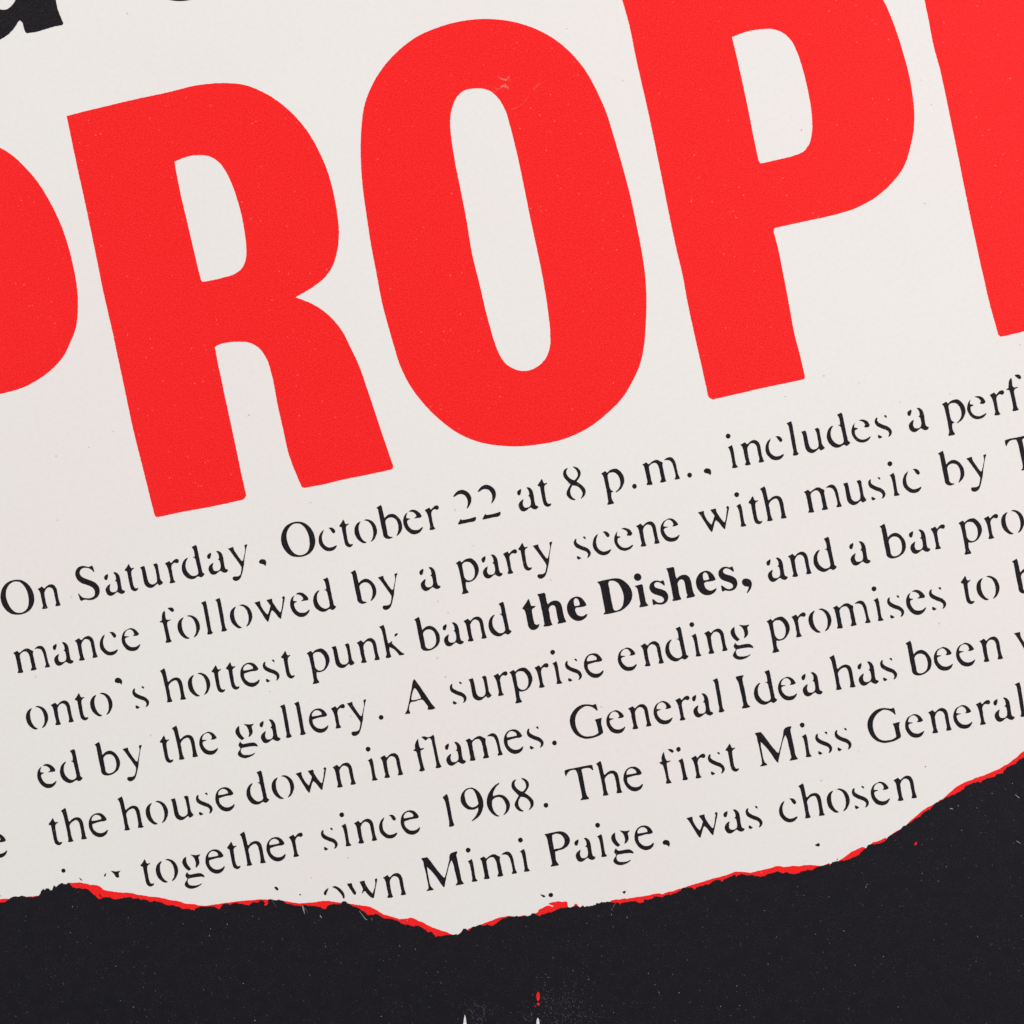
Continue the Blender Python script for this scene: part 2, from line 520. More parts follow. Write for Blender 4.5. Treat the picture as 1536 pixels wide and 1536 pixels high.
# letterforms as printed (many hairlines have dropped out): view, line, outlines; '/' starts a new piece, '~' a hole in the piece before
GLYPH = {
    'O': ('a', 1, '308,236 370,240 440,268 510,322 565,395 602,480 617,570 610,650 580,725 528,790 455,835 380,858 290,862 215,850 150,815 85,750 40,675 15,590 12,520 28,430 65,355 125,292 205,252'
          ' ~ 300,265 350,272 405,310 455,372 490,445 512,530 520,610 515,690 490,755 440,805 375,830 310,828 250,802 195,745 150,670 120,590 107,520 110,440 135,370 180,310 240,272'),
    'n': ('a', 1, '680,402 757,357 790,388 808,390 845,350 895,322 945,320 990,350 1018,400 1032,460 1050,560 1068,630 1095,692 1050,708 1000,708 1012,650 1000,590 980,500 963,425 940,390 905,372 870,372 835,395 812,430 800,460 808,540 825,640 840,695 862,742 825,757 765,757 762,745 778,702 765,650 745,560 725,465 705,425'),
    'S': ('b', 1, '362,215 383,255 407,330 398,335 360,295 310,268 255,258 200,265 158,295 140,340 150,385 190,428 250,455 330,485 410,520 465,570 495,625 502,680 490,740 450,795 390,828 310,840 225,832 172,855 155,840 135,785 117,728 125,722 160,765 215,800 285,808 350,800 398,775 418,730 415,680 385,625 340,595 270,565 190,540 120,490 80,430 65,370 75,310 110,260 165,230 235,228 310,245'),
    'a': ('b', 1, '645,370 650,395 643,440 630,478 600,480 582,445 590,410 615,388 / 745,345 775,340 820,362 852,405 868,460 880,540 895,620 912,660 935,668 957,680 945,705 905,728 870,722 820,692 785,715 745,748 700,765 655,752 622,710 608,660 620,615 650,580 685,552 690,565 680,610 685,660 710,695 750,700 790,690 820,655 825,610 815,545 800,505 775,492 795,470 795,440 780,390'),
    't': ('b', 1, '1020,190 1035,215 1050,252 1072,272 1112,258 1115,272 1090,290 1070,315 1068,370 1080,450 1095,540 1112,595 1140,628 1165,630 1184,620 1190,634 1175,660 1140,680 1105,675 1070,650 1048,600 1030,520 1010,420 995,340 985,322 965,318 948,300 985,250'),
    'e': ('e', 5, '975,235 1030,245 1085,285 1125,340 1120,360 1080,380 1030,385 950,405 870,432 870,470 885,520 920,560 970,590 1020,597 1075,585 1115,560 1140,535 1148,545 1140,580 1105,630 1055,660 1000,668 945,655 885,615 840,555 812,490 806,420 820,350 855,290 910,250 ~ 860,380 940,368 1010,352 1035,345 1025,305 995,280 955,265 910,272 870,310 855,345'),
    'E1': ('c', 4, '170,485 215,458 275,458 335,488 380,535 395,570 385,588 330,597 275,605 270,600 305,575 300,545 275,515 235,492 195,488 / 150,505 130,545 125,585 130,605 190,612 190,622 150,640 140,660 150,710 185,770 235,808 290,815 345,808 385,780 412,758 418,768 400,810 355,860 300,885 235,885 170,850 115,790 80,715 72,645 85,580 110,535'),
    'E2': ('p', 5, '940,448 990,425 1040,430 1100,465 1145,520 1148,540 1110,560 1050,565 1045,558 1065,540 1060,505 1030,465 985,445 940,458 905,492 888,535 885,560 895,570 965,575 965,582 915,598 895,615 900,660 935,720 985,760 1040,772 1100,762 1140,740 1170,718 1173,728 1150,780 1110,822 1060,840 1000,840 940,820 885,765 845,690 835,620 845,555 875,495 910,462'),
    'E3': ('Q', 1, '1090,210 1125,205 1165,220 1190,255 1180,270 1145,275 1140,265 1150,250 1135,230 / 1055,235 1048,260 1050,278 1080,283 1078,290 1055,300 1055,330 1075,365 1110,385 1150,382 1185,362 1197,358 1190,375 1160,402 1115,412 1075,400 1042,365 1025,320 1028,285 1040,255'),
    'd': ('w', 5, '558,212 635,178 650,205 665,270 690,400 715,530 735,620 755,690 790,712 760,752 715,772 685,755 660,758 600,795 545,805 490,790 430,745 390,685 372,610 378,540 400,480 440,432 475,410 482,420 455,465 440,520 440,575 455,635 490,690 535,730 580,748 625,742 660,720 675,690 670,640 655,560 640,500 625,440 600,410 575,402 580,395 612,398 608,330 590,260'),
    'b': ('d', 4, '45,205 125,155 140,190 165,290 185,380 195,388 235,345 285,318 340,315 395,340 450,395 490,465 503,530 495,600 465,660 410,710 340,745 260,757 205,742 175,710 160,640 130,510 105,380 85,280 70,225 ~ 205,445 215,520 235,620 250,690 275,715 315,722 365,705 410,670 432,625 440,570 432,500 405,430 365,390 315,375 260,385 225,410'),
    'b2': ('d', 4, '45,205 125,155 140,190 165,290 185,380 195,388 235,345 285,318 340,315 395,340 450,395 490,465 503,530 495,600 460,660 415,705 405,700 425,650 440,570 432,500 405,430 365,390 315,375 260,385 225,410 205,445 215,520 235,620 250,690 275,715 330,722 330,736 260,757 205,742 175,710 160,640 130,510 105,380 85,280 70,225'),
    'y': ('d', 4, '553,285 645,255 655,300 700,375 760,460 800,505 822,503 845,400 860,300 848,230 855,220 890,208 895,220 880,265 860,370 845,470 838,570 820,660 795,760 775,810 740,845 695,862 655,850 637,815 650,790 685,785 730,780 770,755 785,710 795,640 793,610 740,530 660,420 590,325'),
    'h': ('e', 5, '305,193 380,145 395,180 415,260 440,370 450,386 465,386 500,350 550,320 600,312 645,325 685,370 705,430 725,540 745,630 755,665 775,692 735,705 672,708 680,650 670,570 650,470 625,395 600,365 565,362 525,380 480,420 460,460 475,550 490,640 510,700 530,738 490,752 432,755 440,710 430,640 405,510 375,380 350,280 335,235'),
    'f': ('f', 2, '125,432 133,460 140,530 155,588 178,600 235,590 240,600 200,620 175,645 175,690 195,790 215,880 230,940 257,985 220,1003 150,1008 148,998 160,960 155,910 135,810 110,700 95,648 45,638 42,628 78,612 80,570 85,500 100,460 / 185,385 230,375 275,385 298,420 285,448 262,452 230,430 200,405'),
    'o': ('f', 2, '465,553 465,565 440,620 435,680 445,750 475,830 520,890 575,925 572,935 520,938 460,905 405,850 370,770 362,700 380,630 420,580 / 530,530 570,515 630,525 690,560 735,620 760,690 762,750 740,820 705,880 660,912 655,905 690,840 700,770 690,690 660,610 610,555 560,535'),
    'l': ('f', 2, '785,293 865,255 885,320 905,430 935,590 960,740 975,795 1000,830 960,855 900,857 900,845 908,800 890,700 865,560 835,400 820,335 805,310'),
    'w': ('g', 2, '65,528 165,500 180,575 220,650 265,710 305,745 325,700 355,600 350,570 290,490 290,478 380,458 390,510 430,580 480,650 525,700 545,690 565,600 575,500 582,465 567,440 575,420 595,415 613,430 610,455 600,510 580,620 560,720 545,815 530,818 490,775 440,710 385,660 365,690 345,760 318,865 305,872 270,830 220,750 150,640 100,565'),
    'p': ('h', 3, '118,600 190,555 220,585 232,582 270,545 330,520 390,515 440,545 490,600 520,665 528,735 510,800 475,865 430,910 385,930 340,940 295,935 295,985 308,1055 345,1118 342,1130 290,1145 235,1153 230,1140 245,1100 235,1020 215,900 185,760 160,660 145,625 ~ 235,620 260,590 310,575 360,580 410,620 445,680 460,750 455,820 430,875 390,905 345,912 300,890 270,850 255,780 240,700'),
    'p2': ('h', 3, '118,600 190,555 220,585 232,582 270,545 330,520 390,515 440,545 490,600 520,665 528,735 510,800 475,865 430,905 385,932 378,925 425,875 455,820 460,750 445,680 410,620 360,580 310,575 260,590 235,620 240,700 255,780 270,850 290,888 330,915 328,925 298,940 295,985 308,1055 345,1118 342,1130 290,1145 235,1153 230,1140 245,1100 235,1020 215,900 185,760 160,660 145,625'),
    'u': ('h', 3, '568,490 640,468 655,510 680,620 700,710 725,770 765,800 810,800 845,782 868,755 872,700 855,590 835,500 805,440 860,420 880,440 895,520 915,620 935,715 980,772 955,800 910,820 880,787 840,820 795,855 740,865 690,845 650,800 630,730 610,620 590,530'),
    'k': ('i', 3, '105,483 180,447 200,500 220,590 245,710 262,775 282,780 330,738 335,750 330,782 390,835 460,900 510,945 555,968 540,985 470,998 430,945 360,880 290,845 285,880 300,960 320,1020 290,1040 225,1040 222,1025 238,990 225,900 195,750 160,580 140,525 / 382,660 383,625 400,605 440,600 430,625 405,650'),
    'g': ('j', 4, '165,470 165,520 180,590 215,645 258,690 215,722 160,680 115,620 98,570 110,520 135,488 / 243,432 345,440 385,435 415,425 420,440 390,475 400,530 405,580 385,625 345,665 335,655 345,610 335,550 310,490 270,450 / 185,745 195,770 225,790 300,782 380,768 430,768 470,790 495,820 495,838 450,830 380,832 300,845 230,858 205,868 195,890 195,930 215,970 250,988 300,990 360,985 410,970 445,950 448,960 400,1000 340,1030 270,1045 205,1035 160,1005 142,975 155,930 182,890 190,862 165,835 155,815 165,780'),
    'i': ('k', 6, '145,590 215,545 235,600 255,710 275,830 290,890 325,935 275,950 222,950 230,905 220,830 195,690 180,640 165,605 / 150,345 178,355 192,388 180,415 155,430 127,418 110,388 122,357'),
    'c': ('k', 6, '915,430 905,470 885,530 885,600 905,670 955,725 1010,748 1060,742 1105,725 1145,705 1150,718 1130,755 1085,795 1010,812 950,800 890,755 840,690 825,615 835,545 865,480 / 1000,395 1055,388 1100,415 1125,455 1110,485 1085,490 1055,455 1025,410'),
    'm': ('y', 2, '70,355 138,315 172,345 190,348 240,305 290,278 335,275 385,300 425,318 422,370 440,460 460,550 472,605 490,647 440,665 388,668 385,655 402,615 385,520 365,420 340,360 310,330 270,325 225,345 190,385 195,470 215,570 228,640 248,692 230,710 150,715 148,705 160,670 145,580 125,480 105,400 95,380 / 450,280 490,245 540,225 590,235 630,280 655,340 675,430 700,530 730,595 715,608 645,617 640,605 655,570 645,500 620,400 595,330 565,290 520,275'),
    'r': ('z', 6, '160,548 240,505 260,535 275,543 310,500 355,470 390,470 408,500 395,535 375,542 330,535 290,565 275,605 285,690 300,780 315,840 345,885 305,900 245,905 245,890 255,850 240,760 215,650 190,590'),
    's': ('x', 6, '782,180 790,195 785,230 800,260 840,290 900,318 970,345 1020,385 1045,430 1040,480 1020,510 990,530 985,520 1000,480 990,440 955,410 900,390 830,360 770,320 748,280 745,240 760,200 / 910,152 940,142 958,170 955,190 930,175 / 800,495 830,505 875,535 830,560 805,545'),
    'fl': ('u', 5, '205,460 210,510 225,590 248,635 310,625 315,635 280,655 250,672 255,750 280,860 305,960 330,1020 275,1045 230,1042 228,1030 245,990 225,890 195,760 170,687 125,672 122,662 155,638 150,570 170,510 / 265,425 310,415 370,430 415,425 480,385 495,420 505,500 530,620 560,770 590,890 625,960 600,978 525,985 522,975 535,940 520,830 490,680 460,540 440,470 415,445 385,450 345,490 310,465'),
    'fi': ('aa', 6, '190,330 200,400 225,470 248,500 305,490 310,500 270,520 240,532 245,600 265,720 290,830 330,885 290,900 235,905 230,890 240,850 225,760 195,640 170,572 115,538 112,528 157,503 150,440 165,380 / 260,285 320,285 360,310 365,330 345,350 315,335 / 455,245 482,257 492,285 482,315 455,330 428,318 413,288 427,257 / 450,495 520,450 540,500 560,600 585,720 600,775 625,820 600,838 530,842 530,830 535,790 515,680 490,560 475,520'),
    '.': ('m', 6, '658,772 685,785 697,815 685,845 655,858 630,845 616,815 630,785'),
    ',': ('J', 7, '1385,1128 1410,1138 1418,1160 1412,1190 1400,1178 1385,1172 1360,1165 1353,1150 1363,1135'),
    "'": ('A', 3, '1065,1205 1090,1218 1098,1240 1092,1267 1080,1252 1055,1252 1035,1240 1034,1222 1046,1208'),
    'A': ('v', 4, '250,345 265,355 320,425 420,570 510,700 570,790 630,855 625,875 570,890 500,895 498,880 505,840 470,790 430,735 405,715 350,718 260,748 200,760 180,785 165,840 160,890 182,950 170,965 100,972 95,960 130,900 145,840 170,720 195,590 215,480 230,390 ~ 258,500 225,580 200,690 210,722 250,722 330,705 385,690 340,600 290,525'),
    'G': ('p', 5, '638,310 655,340 675,420 668,435 630,400 580,368 520,350 460,350 400,380 340,430 300,490 275,560 272,640 290,730 330,810 390,870 460,895 540,895 610,880 660,855 690,830 685,780 665,690 645,625 625,595 680,580 745,562 748,575 740,620 745,690 765,770 770,830 730,865 660,900 570,925 480,937 390,920 310,880 250,820 205,740 180,650 178,590 195,520 240,440 310,370 390,330 470,318 550,325 590,330'),
    'I': ('w', 5, '45,300 182,272 183,285 165,330 170,390 195,500 225,650 245,760 262,800 300,832 295,848 240,862 165,872 155,860 178,820 165,720 130,560 100,430 78,375 50,330'),
    'M': ('n', 7, '85,455 90,448 190,430 225,470 300,570 400,700 490,800 510,790 540,690 570,560 590,480 592,430 610,370 660,340 730,325 732,335 715,385 730,470 760,610 790,750 812,850 850,902 840,912 770,925 710,935 705,925 730,890 720,800 690,680 660,550 635,490 620,488 590,560 555,690 525,830 500,965 485,965 440,910 360,790 260,670 185,598 190,660 215,800 235,900 262,965 305,1002 300,1018 240,1030 185,1038 182,1030 210,1000 210,930 190,830 160,680 135,590 120,510'),
    'P': ('o', 7, '80,378 200,350 380,325 440,345 500,395 533,460 530,520 490,590 420,640 330,668 270,690 275,760 292,860 335,922 330,935 200,960 190,945 215,915 205,840 175,690 145,540 125,450 105,410 ~ 215,395 250,375 330,368 375,385 415,425 440,480 440,540 415,590 370,622 290,640 250,648 240,590 220,490'),
    'T': ('m', 6, '998,190 1050,170 1200,140 1400,100 1475,88 1495,100 1510,170 1500,185 1470,155 1430,142 1370,145 1310,165 1300,185 1320,280 1355,460 1380,590 1397,640 1440,685 1430,700 1370,712 1295,722 1285,712 1310,680 1310,640 1290,530 1260,390 1230,250 1205,190 1190,177 1130,180 1080,200 1050,235 1025,290 1015,285 1000,230'),
    '8': ('m', 6, '125,350 100,385 92,430 110,480 155,530 205,562 235,568 275,535 300,490 300,440 275,385 220,335 215,325 270,335 320,370 350,430 345,480 315,540 275,592 330,630 390,680 430,735 437,790 420,840 360,898 355,890 380,840 382,790 355,735 310,690 250,665 200,663 170,720 160,780 175,840 215,890 255,915 250,928 180,915 130,875 98,820 105,765 135,705 168,645 160,630 100,570 55,515 38,455 50,400 80,365'),
    '9': ('l', 6, '640,265 690,258 750,280 810,330 860,400 890,480 900,560 885,650 845,740 780,810 695,862 690,855 740,800 785,730 810,650 805,612 760,640 690,655 620,645 560,605 510,540 492,470 500,400 535,330 590,280 612,272 ~ 660,278 620,290 580,320 560,380 570,450 600,540 650,595 710,612 770,590 808,555 800,490 775,400 735,320 700,285'),
    '6': ('l', 6, '1180,170 1185,185 1130,240 1090,310 1070,380 1075,415 1130,395 1200,385 1270,405 1330,460 1370,530 1375,600 1350,670 1310,720 1265,752 1262,745 1295,690 1310,620 1300,550 1265,480 1215,435 1170,425 1110,440 1062,485 1055,560 1070,640 1110,710 1150,750 1190,768 1185,775 1140,775 1080,740 1010,670 970,580 962,480 985,390 1040,290 1110,215'),
    '1': ('l', 6, '170,430 245,370 265,420 290,540 320,700 350,850 380,935 340,955 288,958 290,890 265,740 235,590 205,485'),
    '2': ('t', 1, '120,545 125,525 165,470 220,430 285,418 350,440 405,485 437,545 440,620 415,690 370,752 362,745 380,680 378,610 350,545 310,505 255,492 195,505 150,535 / 250,945 285,960 400,940 510,905 528,910 525,950 500,980 400,1000 290,1025 215,1040 203,1030'),
    'bt': ('q', 3, '205,338 225,390 245,450 258,468 325,465 328,478 300,500 270,520 265,560 280,660 300,750 315,790 340,805 370,805 390,792 398,805 380,850 340,885 285,898 235,880 205,840 185,750 165,650 145,570 130,540 95,515 98,500 150,425'),
    'bh': ('q', 3, '360,258 485,228 500,250 515,320 535,410 552,438 600,395 660,372 720,375 765,405 795,460 810,520 830,620 850,690 880,748 850,765 740,788 725,775 740,740 725,680 705,570 690,500 665,460 630,452 590,475 565,520 575,590 590,680 602,740 630,800 625,812 560,830 478,838 475,820 490,795 470,680 435,510 405,370 385,300'),
    'be': ('q', 3, '1075,298 1130,310 1190,360 1230,420 1245,455 1200,475 1120,490 1060,500 1035,525 1050,580 1085,630 1130,650 1180,650 1225,625 1255,608 1258,625 1235,670 1180,715 1110,735 1040,725 970,680 920,610 895,530 895,470 920,400 965,340 1020,310 ~ 1030,470 1015,410 1020,350 1050,322 1085,340 1115,390 1130,445 1100,462'),
    'bD': ('r', 3, '75,405 78,392 250,352 400,330 480,340 560,385 630,450 680,530 700,610 690,700 650,780 590,845 510,905 420,935 300,965 190,978 185,965 215,940 205,870 175,720 150,590 130,490 110,435 ~ 270,415 290,380 335,370 390,380 440,410 490,480 530,570 550,660 545,750 520,840 480,885 430,908 385,910 360,880 340,800 310,650 285,500'),
    'bi': ('r', 3, '748,468 875,435 890,460 905,560 930,680 945,760 990,812 970,830 840,852 828,838 847,800 830,700 805,560 785,500 765,485 / 795,240 840,260 862,305 845,355 800,375 755,355 732,308 750,260'),
    'bs': ('r', 3, '1255,362 1270,400 1282,440 1275,462 1240,435 1190,405 1130,400 1095,425 1090,460 1110,490 1160,512 1230,530 1290,560 1330,605 1345,660 1335,720 1300,770 1240,798 1170,800 1120,795 1085,815 1072,800 1058,730 1058,710 1070,705 1110,735 1160,765 1210,770 1250,755 1270,725 1260,685 1220,655 1150,632 1080,605 1030,560 1008,505 1015,450 1045,405 1095,375 1150,370 1200,382'),
    'b,': ('s', 3, '1385,455 1430,465 1470,500 1482,560 1470,620 1440,675 1400,715 1395,705 1420,650 1430,602 1400,595 1350,585 1315,550 1308,510 1330,470'),
}
LETTERS = {}
for k, (tile, line, s) in GLYPH.items():
    pieces = []
    for piece in s.split('/'):
        pieces.append([smooth(pts(tile, lp), 0.9) for lp in piece.split('~')])
    x0 = min(p[0] for pc in pieces for lp in pc for p in lp)
    y0 = base_y(line, x0)
    a = base_ang(line, x0)
    sc = scale_at(x0, y0)
    c_, s_ = math.cos(a), math.sin(a)
    LETTERS[k] = [[[(((x - x0) * c_ + (y - y0) * s_) / sc, (-(x - x0) * s_ + (y - y0) * c_) / sc) for x, y in lp] for lp in pc] for pc in pieces]

# each letter with the photograph column of its leftmost ink
LINES = {
    1: 'O 0.8 n 56.5 S 113 a 156.3 t 187 u 210.3 r 247.5 d 272.7 a 310.7 y 342 , 388.5 O 421.7 c 478 t 508.8 o 531.7 b2 564.5 E1 604.8 r 637.3 2 680 2 716.8 '
       'a 775.8 t 806.3 8 844.7 p2 901.7 . 948.3 m 963.5 . 1031 , 1055.7 i 1088.7 n 1110.7 c 1148.2 l 1179.8 u 1202 d 1240.3 E3 1277.3 s 1312.2 a 1361.2 p2 1413 E3 1450.8 r 1484.7 f 1509.7',
    2: 'm 20 a 79.2 n 112 c 149.7 E2 182.5 f 239.7 o 266.3 l 301.5 l 322.7 o 344.8 w 381.5 E1 435.2 d 469.8 b2 525.8 y 567 a 629.2 p 683.7 a 722.3 r 754.5 t 777.2 y 799.2 '
       's 860.8 c 889.2 E3 921.3 n 954.3 E2 990.8 w 1047 i 1101.5 t 1122.7 h 1140.2 m 1206 u 1264.8 s 1302.5 i 1331.3 c 1354.2 b2 1407 y 1449.7 T 1507.5',
    3: "o 38.9 n 76.2 t 112.2 o 135.3 ' 172.2 s 198.7 h 240 o 281.8 t 317.3 t 338.8 e 360.5 s 394.3 t 421.5 p 460 u 497.5 n 535 k 568.9 b 621.2 a 664 n 695.3 d 732.8 "
       'bt 783.7 bh 806 be 850.4 bD 896.2 bi 951 bs 974.2 bh 999.2 be 1044 bs 1077.7 b, 1113 a 1149.8 n 1182 d 1220.2 a 1274 b 1319.5 a 1363.6 r 1396 p 1437.7 r 1475.8 o 1501.8',
    4: 'E1 55.9 d 90 b 141.7 y 183.9 t 239.6 h 258 E2 299 g 353.2 a 389.4 l 419.8 l 441 e 463.5 r 496.5 y 520.3 . 568.3 A 607.9 s 674.7 u 703 r 740.3 p 764 r 801.8 i 825.5 s 847.7 e 876 '
       'E2 926.8 n 960.8 d 998 i 1034.3 n 1056.2 g 1096 p 1149.8 r 1187.3 o 1212.8 m 1249.3 i 1307.5 s 1330.8 E1 1359.2 s 1393.7 t 1441.2 o 1464.7 b 1518',
    5: 'e -18 t 73 h 91.4 e 133.1 h 176.3 o 218.6 u 256.2 s 294 e 323 d 369.8 o 407.5 w 443.5 n 499 i 548.7 n 570 fl 620.2 a 667.5 m 698.3 e 755.8 s 790.2 . 828.3 G 854.8 E2 909.6 n 942.3 '
       'E2 980.5 r 1013 a 1038.2 l 1069 I 1103.7 d 1131 E2 1167.1 a 1202.3 h 1244 a 1286.3 s 1320.3 b 1358.3 E2 1400.8 E2 1434.2 n 1469.2 w 1521.2',
    6: 't 210.8 o 233.7 g 273.5 e 308.2 t 340.5 h 359.7 e 399.7 r 433.3 s 481.5 i 509.2 n 531 c 568.8 e 601 1 664 9 691 6 730.2 8 767.2 . 815.5 T 847 h 894.2 e 935.2 fi 989.3 r 1036.8 s 1061.9 t 1088.2 '
       'M 1132.3 i 1199.8 s 1223 s 1252 G 1301.2 E2 1357.8 n 1392.2 E2 1430 r 1463.7 a 1490.3 l 1522.2',
    7: 'n 574.6 M 632 i 698.8 m 719.8 i 777.2 P 816.8 a 861.8 i 893 g 916.9 e 951.8 , 993.8 w 1029.8 a 1085.3 s 1118.5 c 1168.7 h 1197.7 o 1240.2 s 1278 E2 1306.3 n 1340.3',
}
READS = {
    1: "first line of black serif text, reading 'On Saturday, October 22 at 8 p.m., includes a perf'",
    2: "black serif text line reading 'mance followed by a party scene with music by T'",
    3: "black serif text line reading 'onto's hottest punk band'",
    4: "black serif text line reading 'ed by the gallery. A surprise ending promises to b'",
    5: "black serif text line reading 'the house down in flames. General Idea has been w'",
    6: "black serif text line reading 'together since 1968. The first Miss General'",
    7: "black serif text line reading 'own Mimi Paige, was chosen', its start torn away",
}
FRAGMENTS = {
    6: [('e', '350,1234 378,1245 388,1272 378,1298 350,1310 322,1298 312,1272 322,1245'), ('e', '635,1395 690,1440 685,1452 665,1445 638,1412'),
        ('e', '1122,1310 1115,1345 1102,1378 1080,1376 1085,1345'), ('e', '1200,1272 1300,1285 1378,1270 1345,1325 1352,1385 1335,1402 1300,1390 1262,1335')],
    7: [('bb', '135,490 165,478 200,500 215,530 200,550 165,535'), ('bb', '600,605 618,622 605,640 585,622'),
        ('bb', '1115,500 1100,550 1080,590 1072,625 1050,638 1028,610 1040,565 1075,525'),
        ('bb', '1175,485 1215,470 1270,480 1330,520 1380,580 1405,660 1395,695 1375,690 1350,630 1310,580 1260,530'),
        ('cc', '242,430 330,412 345,470 385,540 412,600 395,630 370,620 320,550'),
        ('cc', '470,388 560,370 575,420 640,530 705,605 735,520 755,430 745,345 790,330 790,360 775,430 755,540 735,665 725,688 690,680 640,640 570,560 545,570 530,600 515,598 522,560 532,530 500,450')],
    8: [('dd', '240,415 280,418 308,435 285,452'), ('dd', '370,395 390,402 398,420 390,438 370,446 350,438 342,420 350,402'), ('dd', '1225,380 1272,368 1268,385 1250,408'),
        ('ff', '560,700 605,675 620,690 618,715 600,718'), ('ff', '830,862 838,872 830,882 822,872')],
}


def place(film, key, X, line, seed):
    xo = X
    for _ in range(3):
        yo = base_y(line, xo)
        a = base_ang(line, xo)
        sc = scale_at(xo, yo)
        c_, s_ = math.cos(a), math.sin(a)
        P = [[[(xo + sc * (u * c_ - v * s_), yo + sc * (u * s_ + v * c_)) for u, v in lp] for lp in pc] for pc in LETTERS[key]]
        xo += X - min(p[0] for pc in P for lp in pc for p in lp)
    for pc in P:
        film.fill([rough(spread(lp, -0.18 if q else 0.18), 0.28, 0.5, seed) for q, lp in enumerate(pc)], Z_BLACK, 0)
    return P


for ln in range(1, 8):
    fl, bold, after = Film(), Film(), Film()
    rnd = random.Random(100 + ln)
    w = LINES.get(ln, '').split()
    for i in range(0, len(w), 2):
        is_bold = w[i][0] == 'b' and len(w[i]) > 1 and w[i] != 'b2'
        tgt = bold if is_bold else (after if bold.f else fl)
        P = place(tgt, w[i], float(w[i + 1]), ln, ln * 100 + i)
        if w[i][-1] in '.,\'':
            continue
        # hairline wear across some strokes
        nf = (7 if tgt is bold else 2) if rnd.random() < .75 else 0
        body = max((pc for pc in P), key=lambda pc: len(pc[0]))
        xs, ys = [p[0] for p in body[0]], [p[1] for p in body[0]]
        for _ in range(nf * 6):
            x, y = rnd.uniform(min(xs), max(xs)), rnd.uniform(min(ys), max(ys))
            if inside((x, y), body[0]) and not any(inside((x, y), h) for h in body[1:]):
                streak(tgt, x, y, rnd.uniform(.8, 2.6), rnd.uniform(.35, .7), rnd.uniform(.3, 1.4), Z_TOP, 1 if rnd.random() < .7 else 2, rnd)
                nf -= 1
            if nf <= 0:
                break
    for k, (tile, s) in enumerate(FRAGMENTS.get(ln, [])):
        fl.fill([rough(smooth(pts(tile, s), .8), .25, .4, ln * 50 + k)], Z_BLACK, 0)
    o = fl.build('text_line', [TEXT, FLECK_MID, FLECK_LIGHT], poster)
    o['label'] = READS[ln]
    if bold.f:
        o = bold.build('bold_words', [TEXT, FLECK_DIM, FLECK_MID], poster)
        o['label'] = "heavier bold words 'the Dishes,'"
        o = after.build('text_line', [TEXT, FLECK_MID, FLECK_LIGHT], poster)
        o['label'] = "end of a black serif text line, reading 'and a bar pro'"
for k, (tile, q) in enumerate(FRAGMENTS[8]):
    fl = Film()
    fl.fill([rough(smooth(pts(tile, q), .8), .25, .4, 400 + k)], Z_BLACK, 0)
    o = fl.build('text_fragment', [TEXT], poster)

